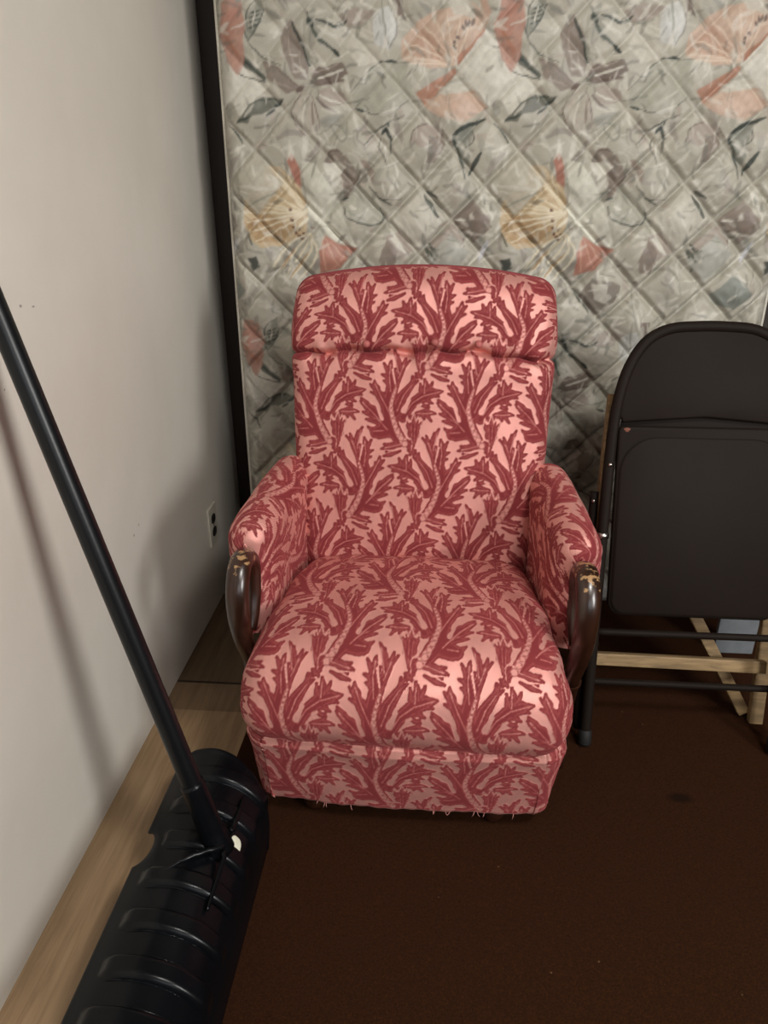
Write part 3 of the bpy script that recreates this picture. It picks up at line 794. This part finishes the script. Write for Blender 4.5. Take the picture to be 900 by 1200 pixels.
g1 = -.026 * np.exp(-np.abs((V - vs) / .0050) ** 1.5) + .003 * np.exp(-((V - vs - .045) / .035) ** 2) + .002 * np.exp(-((V - vs + .03) / .022) ** 2)
g1 = g1 - .004 * np.exp(-((V - vs) / .02) ** 2) * (1 + np.sin(P[..., 0] * 90 + 3 * np.sin(P[..., 0] * 31)))
nn = grid_normals(P)
P = P + nn * (g1 * lim * np.clip((.30 - np.abs(U)) / .03, .35, 1))[..., None]
arc = np.clip((V - .50) / .13, 0, 1); arc = arc * arc * (3 - 2 * arc)
P[..., 2] -= .026 * np.abs(xn) ** 2.0 * arc
back = upholster('backrest', P, U, V, ac, uoff=BACK_OFF[0], voff=BACK_OFF[1], seed=4, lumps=.0016)
# welt along the crest
crest = P[int(.675 / STEP)][8:-8:4]
link('welt', tube('welt', crest, .0042, 10, up=(0, 1, 0)), M['welt'], back)
for bx_ in (-.115, .028, .118):
    r0 = int(np.interp(.012 + vs[0, np.argmin(np.abs(P[0, :, 0] - bx_))], [0, .735], [0, int(.735 / STEP)]))
    c0 = np.argmin(np.abs(P[r0, :, 0] - bx_)); q = P[r0, c0] + np.array((0, -.007, .003))
    link('button', lathe('button', [(.0001, .005), (.005, .004), (.008, 0), (.006, -.003), (.0001, -.004)], q, 16, Matrix.Rotation(R(75), 3, 'X')), M['button'], back)

# seat cushion with a rolled front
sp_ = [(-.243, .212), (-.256, .245), (-.250, .285), (-.226, .325), (-.180, .358), (-.10, .378), (0, .384), (.09, .380), (.16, .366), (.205, .345)]
_, tt = catmull(sp_, 10); LS = tt[-1]
sv = np.linspace(0, 1, int(LS / STEP))
wS = itp([0, .05, .12, .25, .45, .7, 1], [.286, .293, .298, .295, .281, .262, .246])
P, U, V, nr = loft(sp_, sv, wS, lambda s: .05, itp([0, .1, .22, .35, 1], [.10, .09, .08, .10, .11]), itp([0, .08, .2, .45, .8, 1], [.004, .014, .024, .030, .022, .012]), (150, 34, 26))
seat = upholster('seat_cushion', P, U, V, ac, uoff=SEAT_OFF[0], voff=SEAT_OFF[1], seed=9, lumps=.0022)

# upholstered seat box under the cushion
corner = lambda cx, cy, a0, a1: [(cx + .045 * math.cos(a), cy + .045 * math.sin(a)) for a in np.linspace(a0, a1, 7)]
pth = [(-.272, .2), (-.280, 0), (-.286, -.1)] + corner(-.241, -.190, math.pi, 1.5 * math.pi) + [(-.12, -.243), (0, -.247), (.12, -.243)] + corner(.241, -.190, 1.5 * math.pi, 2 * math.pi) + [(.286, -.1), (.280, 0), (.272, .2)]
c2, ct = catmull(pth, 620)
tg = np.gradient(c2, axis=0); tg /= np.linalg.norm(tg, axis=1)[:, None]; no = np.stack([tg[:, 1], -tg[:, 0]], 1)
hz = np.linspace(0, 1, 105); z0, z1 = .050, .222
off = np.interp(hz, [0, .04, .3, .62, .74, .84, .93, 1], [-.014, -.010, -.004, .002, .006, .010, .006, -.010])
Uc = np.tile(ct - ct[-1] / 2, (105, 1)); Vc = np.tile((hz * .19)[:, None], (1, 620))
rag = (np.sin(Uc * 60) * .0012 + np.sin(Uc * 190 + 1) * .0008 - .010 * np.clip(Uc / .27, -1, 1) * 0) * (1 - hz[:, None])
P = np.stack([c2[None, :, 0] + no[None, :, 0] * off[:, None], c2[None, :, 1] + no[None, :, 1] * off[:, None], z0 + (z1 - z0) * hz[:, None] + rag], -1)
A = sample_tile(TILE, Uc / UNIT + SKIRT_OFF[0], Vc / UNIT + SKIRT_OFF[1]) * np.clip((hz[:, None] - .022) * 60, 0, 1)
n_ = grid_normals(P); P = P + n_ * (A * .0008 + lump(Uc, Vc, 21, .002, 35))[..., None]
base = link('seat_base', grid_mesh('seat_base', P, {'pile': ('FLOAT', A), 'cloth': ('FLOAT_VECTOR', np.stack([Uc, Vc, 0 * Uc], -1))}), M['damask'], ac)
for k in range(34):                                                 # loose threads on the raw hem
    x = RNG.uniform(-.2, .22); i = np.argmin(np.abs(c2[:, 0] - x) + (c2[:, 1] > -.2) * 9); p0 = P[0, i]
    l = RNG.uniform(.004, .012); dx = RNG.uniform(-.006, .006)
    if k % 3 == 0: link('loose_thread', tube('loose_thread', [p0 + (0, -.001, .002), p0 + (dx * .5, -.003, -l * .5), p0 + (dx, -.002, -l)], .0005, 5), M['thread'], base)
link('dust_cover', rbox('dust_cover', (.50, .40, .012), (0, -.01, .085), .004), M['lining'], base)

# arms: an upholstered ridge each side, rounded at the front
def make_arm(sx):
    ny_, nu = 190, 210
    body = np.linspace(.24, -.008, 150); fr = np.linspace(0, 1, 41)[1:]
    rows = [(y, 0.) for y in body] + [(-.008 - .048 * math.sin(f * math.pi / 2), .044 * (1 - math.cos(f * math.pi / 2))) for f in fr]
    ups = np.linspace(0, 1, nu); Ps = []; Vs = []; Us = []; v = 0; last = None
    for y, ins in rows:
        k = np.interp(y, [-.05, .24], [1, 0])
        x0 = .282 + .030 * k; hw = .043 + .005 * k - ins; top = .580 - .036 * k ** 1.6 - ins * .8; zb = .31; lean = .015
        er = .045 - min(ins, .03); side = top - er - zb
        ra = (hw + er) / 2 * math.pi; tot = 2 * side + ra; a = ups * tot
        x = np.where(a < side, -hw, np.where(a < side + ra, -hw * np.cos((a - side) / ra * math.pi), hw))
        z = np.where(a < side, zb + a, np.where(a < side + ra, top - er + er * np.sin((a - side) / ra * math.pi), zb + side - (a - side - ra)))
        x = x + x0 + lean * (z - .4) / .2 * 0
        cur = np.stack([x * sx, np.full(nu, y), z], -1)
        if last is not None: v += np.linalg.norm(cur[nu // 2] - last[nu // 2])
        last = cur; Ps.append(cur); Us.append(a - side - ra / 2); Vs.append(np.full(nu, v))
    # front face closed to its middle line
    fx = last.copy(); mid = fx.mean(0)
    for f in np.linspace(0, 1, 8)[1:]:
        c = fx.copy(); c[:, 0] = fx[:, 0] * (1 - f) + f * mid[0]; c[:, 1] -= .004 * math.sin(f * 1.57); c[:, 2] = fx[:, 2] - f * .004
        Ps.append(c); Us.append(Us[-1]); Vs.append(Vs[-1] + .003)
    P = np.array(Ps); U = np.array(Us) * sx; V = np.array(Vs)
    return upholster('arm', P, U, -V, ac, uoff=(40 if sx < 0 else 190), voff=90, outward=(1 if sx > 0 else -1), seed=30 + sx, lumps=.0016)

swan = [(-.03, .0), (-.035, .10), (-.052, .18), (-.078, .25), (-.104, .305), (-.130, .36), (-.147, .42), (-.143, .478), (-.112, .516), (-.072, .512), (-.050, .478), (-.050, .43), (-.066, .385), (-.083, .350)]
sw, st = catmull(swan, 120); u = st / st[-1]
rad = np.interp(u, [0, .1, .3, .38, .47, .6, .72, .85, .95, 1], [.020, .020, .0175, .0155, .0185, .0205, .021, .0195, .016, .012])
for sx in (-1, 1):
    arm = make_arm(sx)
    hx = -.307 if sx < 0 else .314; pth3 = np.stack([np.full(120, hx), sw[:, 0], sw[:, 1] * (.956 if sx < 0 else .960)], 1)
    post = link('arm_post', tube('arm_post', pth3, rad, 26, squash=(1.02, .82)), M['varnish'], ac)
    link('collar', lathe('collar', [(.0165, -.006), (.0195, -.003), (.0195, .003), (.0165, .006)], (hx, -.084, .256), 26, Matrix.Rotation(R(30), 3, 'X')), M['varnish'], post)
    for k in range(7):
        z = .33 + k * .028
        link('tack', lathe('tack', [(.0001, .0018), (.002, .0014), (.003, 0), (.0001, -.001)], (.2685 * sx + .001 * sx, -.018 - .0005 * k, z), 10, Matrix.Rotation(R(-90 * sx), 3, 'Y')), M['tack'], arm)
    for y in (-.185, .21):
        link('foot', lathe('foot', [(.0001, 0), (.016, 0), (.021, .008), (.023, .02), (.017, .034), (.014, .045), (.026, .058), (.026, .09), (.0001, .09)], (.175 * sx, y, 0), 24), M['varnish'], ac)
    link('rear_post', rbox('rear_post', (.032, .036, .50), (.235 * sx, .285, .31), .006, rot=Matrix.Rotation(R(-13), 3, 'X')), M['varnish'], ac)
    link('side_rail', rbox('side_rail', (.022, .34, .05), (.292 * sx, .12, .19), .006), M['varnish'], ac)

# ------------------------------------------------------------------ brown metal folding chair, folded and leaning
fc = thing('folding_chair', 'brown metal folding chair folded flat and leaning beside the pink armchair', 'chair', (.549, 1.275, CZ + .004), 0)
fc.rotation_euler = (R(-16), 0, 0)
half = [(-.201, .012), (-.196, .25), (-.190, .5), (-.185, .64), (-.178, .735), (-.160, .812), (-.128, .866), (-.085, .891), (-.03, .897)]
path = half + [(-x, z) for x, z in half[::-1]]
c, _ = catmull(path, 150)
fr = link('back_frame', tube('back_frame', np.stack([c[:, 0], 0 * c[:, 0], c[:, 1]], 1), .0115, 18, up=(0, 1, 0)), M['brown_metal'], fc)
for sx in (-1, 1):
    link('collar', lathe('collar', [(.0118, -.006), (.0138, -.005), (.0138, .005), (.0118, .006)], (.1909 * sx, 0, .467), 20), M['steel'], fr)
    link('foot_cap', lathe('foot_cap', [(.0001, 0), (.013, 0), (.0145, .004), (.0145, .03), (.0118, .034)], (.201 * sx, 0, .001), 20), M['black_rubber'], fr)
    link('rivet', lathe('rivet', [(.0001, .004), (.003, .0035), (.0055, 0), (.0001, -.001)], (.186 * sx, -.0115, .617), 14, Matrix.Rotation(R(90), 3, 'X')), M['steel'], fr)
inner = [(-.172, .716)] + [(-.173, .74), (-.156, .808), (-.125, .860), (-.084, .884), (-.03, .890)]
out = inner + [(-x, z) for x, z in inner[::-1]]
oc, _ = catmull(out, 60)
bot = [(x, .716 - .014 * (1 - (1 - abs(x) / .172) ** .9) + .001) for x in np.linspace(.165, -.165, 25)]
ol = [tuple(q) for q in oc] + bot
link('backrest', panel('backrest', ol, .012, (0, .006, 0), (1, 0, 0), (0, 0, 1), (0, -1, 0), .004), M['brown_metal'], fc)
def rrect(x0, x1, z0, z1, rb, rt, n=8):
    o = []
    for cx, cz, r, a in ((x1 - rt, z1 - rt, rt, 0), (x0 + rt, z1 - rt, rt, 90), (x0 + rb, z0 + rb, rb, 180), (x1 - rb, z0 + rb, rb, 270)):
        o += [(cx + r * math.cos(R(a + 90 * i / n)), cz + r * math.sin(R(a + 90 * i / n))) for i in range(n + 1)]
    return o
link('slot_backing', rbox('slot_backing', (.33, .004, .05), (0, .0125, .705), .001, 2), M['brown_metal'], fc)  # added behind the slot so the gap shows dark, not the mattress
st_ = link('seat', panel('seat', rrect(-.174, .174, .298, .697, .03, .012), .018, (0, .004, 0), (1, 0, 0), (0, 0, 1), (0, -1, 0), .005), M['brown_metal'], fc)
link('seat_pad', panel('seat_pad', rrect(-.168, .168, .303, .676, .028, .075, 12), .006, (0, -.0125, 0), (1, 0, 0), (0, 0, 1), (0, -1, 0), .004), M['brown_metal'], st_)
link('rust_spot', panel('rust_spot', [(-.158 + .006 * math.cos(a) * (1 + .3 * math.sin(3 * a)), .689 + .0045 * math.sin(a)) for a in np.linspace(0, 6.28, 14, endpoint=False)], .001, (0, -.0138, 0), (1, 0, 0), (0, 0, 1), (0, -1, 0), .0003), M['stain'], st_)
for sx in (-1, 1):
    rl = link('rear_leg', tube('rear_leg', np.linspace((.207 * sx, .026, .556), (.212 * sx, .030, .025), 30), .0095, 14), M['brown_metal'], fc)
    link('rivet', lathe('rivet', [(.0001, .004), (.003, .0035), (.005, 0), (.0001, -.001)], (.2095 * sx, .016, .537), 12, Matrix.Rotation(R(90), 3, 'X')), M['steel'], rl)
link('crossbar', tube('crossbar', np.linspace((-.196, 0, .257), (.196, 0, .257), 20), .0075, 14, up=(0, 1, 0)), M['brown_metal'], fc)
link('crossbar', tube('crossbar', np.linspace((-.211, .028, .135), (.211, .028, .135), 20), .0075, 14, up=(0, 1, 0)), M['brown_metal'], fc)

# ------------------------------------------------------------------ pale wooden folding rack behind it
wr_ = thing('wooden_rack', 'pale wooden folding rack with low rail, leaning behind the brown folding chair', 'rack', (.56, 1.372, CZ), 0)
wr_.rotation_euler = (R(-16), 0, 0)
def bar(name, p0, p1, w, d, y, parent):
    v = Vector((p1[0] - p0[0], 0, p1[1] - p0[1])); a = math.atan2(v.x, v.z)
    return link(name, rbox(name, (w, d, v.length), ((p0[0] + p1[0]) / 2, y, (p0[1] + p1[1]) / 2), .003, 2, Matrix.Rotation(a, 3, 'Y')), M['pine'], parent, smooth=False)
bar('stile', (-.205, .005), (-.172, .74), .030, .018, 0, wr_)
bar('stile', (.188, .005), (.212, .74), .030, .018, 0, wr_)
bar('brace', (.170, .02), (-.14, .57), .026, .016, .019, wr_)
bar('rail', (-.195, .150), (.19, .146), .028, .020, -.020, wr_)
bar('rail', (-.17, .70), (.20, .70), .028, .016, .018, wr_)
gb = tag(link('board', rbox('board', (.10, .012, .27), (.80, 1.66, CZ + .135), .003, 2), M['grey_board'], smooth=False), 'small pale grey board standing on the carpet behind the wooden rack', 'board')

# ------------------------------------------------------------------ snow shovel
S0 = Vector((-.37, .82, CZ + .004))
sh = thing('snow_shovel', 'black plastic snow shovel with a long pole leaning on the left wall', 'shovel', S0)
prof = [(-.283, .0), (-.287, .045), (-.303, .086), (-.334, .117), (-.375, .132), (-.42, .129), (-.459, .114)]
nt_, ny_ = 90, 300
pc, pt = catmull(prof, nt_); tau = pt / pt[-1]
tg = np.gradient(pc, axis=0); tg /= np.linalg.norm(tg, axis=1)[:, None]; nr = np.stack([tg[:, 1], -tg[:, 0]], 1)
q = np.linspace(-1, 1, ny_)
Lh = .287 - .105 * np.clip((.80 - tau) / .80, 0, 1) ** 1.5 - .020 * np.clip((tau - .88) / .12, 0, 1) ** 2
Yc = .818 + q[None] * Lh[:, None]
rib = np.zeros((nt_, ny_))
span = np.clip((tau - .20) / .12, 0, 1) * np.clip((.90 - tau) / .08, 0, 1)
for yr in (1.035, .962, .888, .816, .744, .672, .602):
    d = np.abs(Yc - yr); rib = np.maximum(rib, np.clip((.017 - d) / .007, 0, 1) * span[:, None])
rib = rib * rib * (3 - 2 * rib)
h = rib * .009 + .006 * np.clip((np.abs(q)[None] - .93) / .07, 0, 1) ** 2 - .012 * np.clip((np.abs(q)[None] - .965) / .035, 0, 1) ** 2
nick = .024 * np.clip(1 - ((Yc - .879) / .034) ** 2, 0, 1) ** .5 * np.clip((tau[:, None] - .75) / .25, 0, 1)
X = pc[:, 0][:, None] + nr[:, 0][:, None] * h - tg[:, 0][:, None] * nick
Z = pc[:, 1][:, None] + nr[:, 1][:, None] * h - tg[:, 1][:, None] * nick
P = np.stack([X - .006 - S0.x, Yc - .044 - S0.y, np.maximum(Z, .0005)], -1)
bl = link('blade', grid_mesh('blade', P, flip=True), M['plastic'], sh)
so = bl.modifiers.new('thick', 'SOLIDIFY'); so.thickness = .004; so.offset = -1
B = np.array((-.338, .848, .118)); D = np.array((-.270, .0857, 1.0))
T = B + D * 1.0 * ((-.6065 + .338) / -.270)
rel = lambda p: np.array(p) - np.array((S0.x, S0.y, 0))
link('pole', tube('pole', [rel(B + (T - B) * f) for f in np.linspace(.02, 1, 60)], np.linspace(.0168, .0150, 60), 24), M['pole'], sh)
link('socket', tube('socket', [rel(B + (T - B) * f) for f in np.linspace(-.005, .13, 24)], np.r_[np.linspace(.026, .0205, 8), np.linspace(.0205, .0190, 16)], 24), M['plastic'], bl)
def surf(y, tq):
    i = int(tq * (nt_ - 1)); return np.array((pc[i, 0] - .006 - S0.x, y - S0.y, pc[i, 1]))
for (ya, ta), (yb, tb) in (((.835, .47), (.775, .78)), ((.828, .45), (.735, .44)), ((.862, .47), (.922, .78)), ((.868, .45), (.96, .44))):
    pts = [surf(ya + (yb - ya) * f, ta + (tb - ta) * f) + np.array((.003, 0, .010)) + np.array((.004, 0, .014)) * (1 - f) for f in np.linspace(0, 1, 24)]
    link('strut', tube('strut', pts, np.linspace(.0042, .0026, 24), 10, squash=(1, 1.3)), M['plastic'], bl)
cq = surf(.858, .40); a = np.linspace(0, 2 * np.pi, 18, endpoint=False)
nrm = Vector((nr[int(.40 * (nt_ - 1)), 0], 0, nr[int(.40 * (nt_ - 1)), 1])); ta_ = Vector((0, 1, 0)); tb_ = nrm.cross(ta_)
link('sticker', panel('sticker', [(.0165 * math.copysign(abs(math.cos(t_)) ** .7, math.cos(t_)), .0115 * math.copysign(abs(math.sin(t_)) ** .7, math.sin(t_)) + .002 * math.cos(t_)) for t_ in a], .002, Vector(cq) + nrm * .011 + Vector((-.006, .006, 0)), ta_, tb_, nrm, .0006), M['sticker'], bl)

# ------------------------------------------------------------------ power outlet low on the left wall
wo = thing('wall_outlet', 'ivory double power outlet low on the left wall beside the armchair', 'outlet', (XL, 1.825, .252))
pl = link('cover_plate', rbox('cover_plate', (.006, .070, .115), (.003, 0, 0), .0022, 3), M['outlet'], wo)
for dz in (.0195, -.0195):
    rc = link('receptacle', panel('receptacle', [(.0165 * math.copysign(min(1, abs(math.cos(t_)) * 1.15), math.cos(t_)), .0142 * math.sin(t_)) for t_ in np.linspace(0, 2 * np.pi, 32, endpoint=False)], .0025, (.0055, 0, dz), (0, 1, 0), (0, 0, 1), (1, 0, 0), .0006), M['socket'], wo)
    for dy, hh in ((-.0062, .007), (.0062, .0085)):
        link('slot', rbox('slot', (.0012, .002, hh), (.0082, dy, dz + .003), .0003, 1), M['lining'], rc)
link('screw', lathe('screw', [(.0001, .0012), (.003, .0008), (.0036, 0), (.0001, 0)], (.006, 0, 0), 14, Matrix.Rotation(R(90), 3, 'Y')), M['steel'], wo)

# ------------------------------------------------------------------ light, camera, view
sc = bpy.context.scene
for (nm, loc, tgt, sx_, sy_, en, col) in LIGHTS:
    ld = bpy.data.lights.new(nm, 'AREA'); ld.shape = 'RECTANGLE'; ld.size = sx_; ld.size_y = sy_; ld.energy = en; ld.color = col
    lo = bpy.data.objects.new(nm, ld); C.objects.link(lo); lo.location = loc
    lo.rotation_euler = (Vector(tgt) - Vector(loc)).to_track_quat('-Z', 'Y').to_euler()
w = bpy.data.worlds.new('World'); sc.world = w; w.use_nodes = True
w.node_tree.nodes['Background'].inputs[0].default_value = (.75, .85, 1, 1); w.node_tree.nodes['Background'].inputs[1].default_value = .4

cam = bpy.data.cameras.new('camera'); co = bpy.data.objects.new('camera', cam); C.objects.link(co)
co.location = (0, 0, 1.13); co.rotation_euler = (R(90 - 24.2), 0, R(4.2))
cam.sensor_fit = 'VERTICAL'; cam.sensor_height = 36; cam.lens = 36 * 850 / 1200; cam.clip_start = .02
sc.camera = co
sc.view_settings.view_transform = 'Standard'; sc.view_settings.look = 'None'; sc.view_settings.gamma = 1
sc.view_settings.use_curve_mapping = False; sc.view_settings.exposure = EXPOSURE
sc.cycles.use_denoising = True
sc.cycles.max_bounces = 6
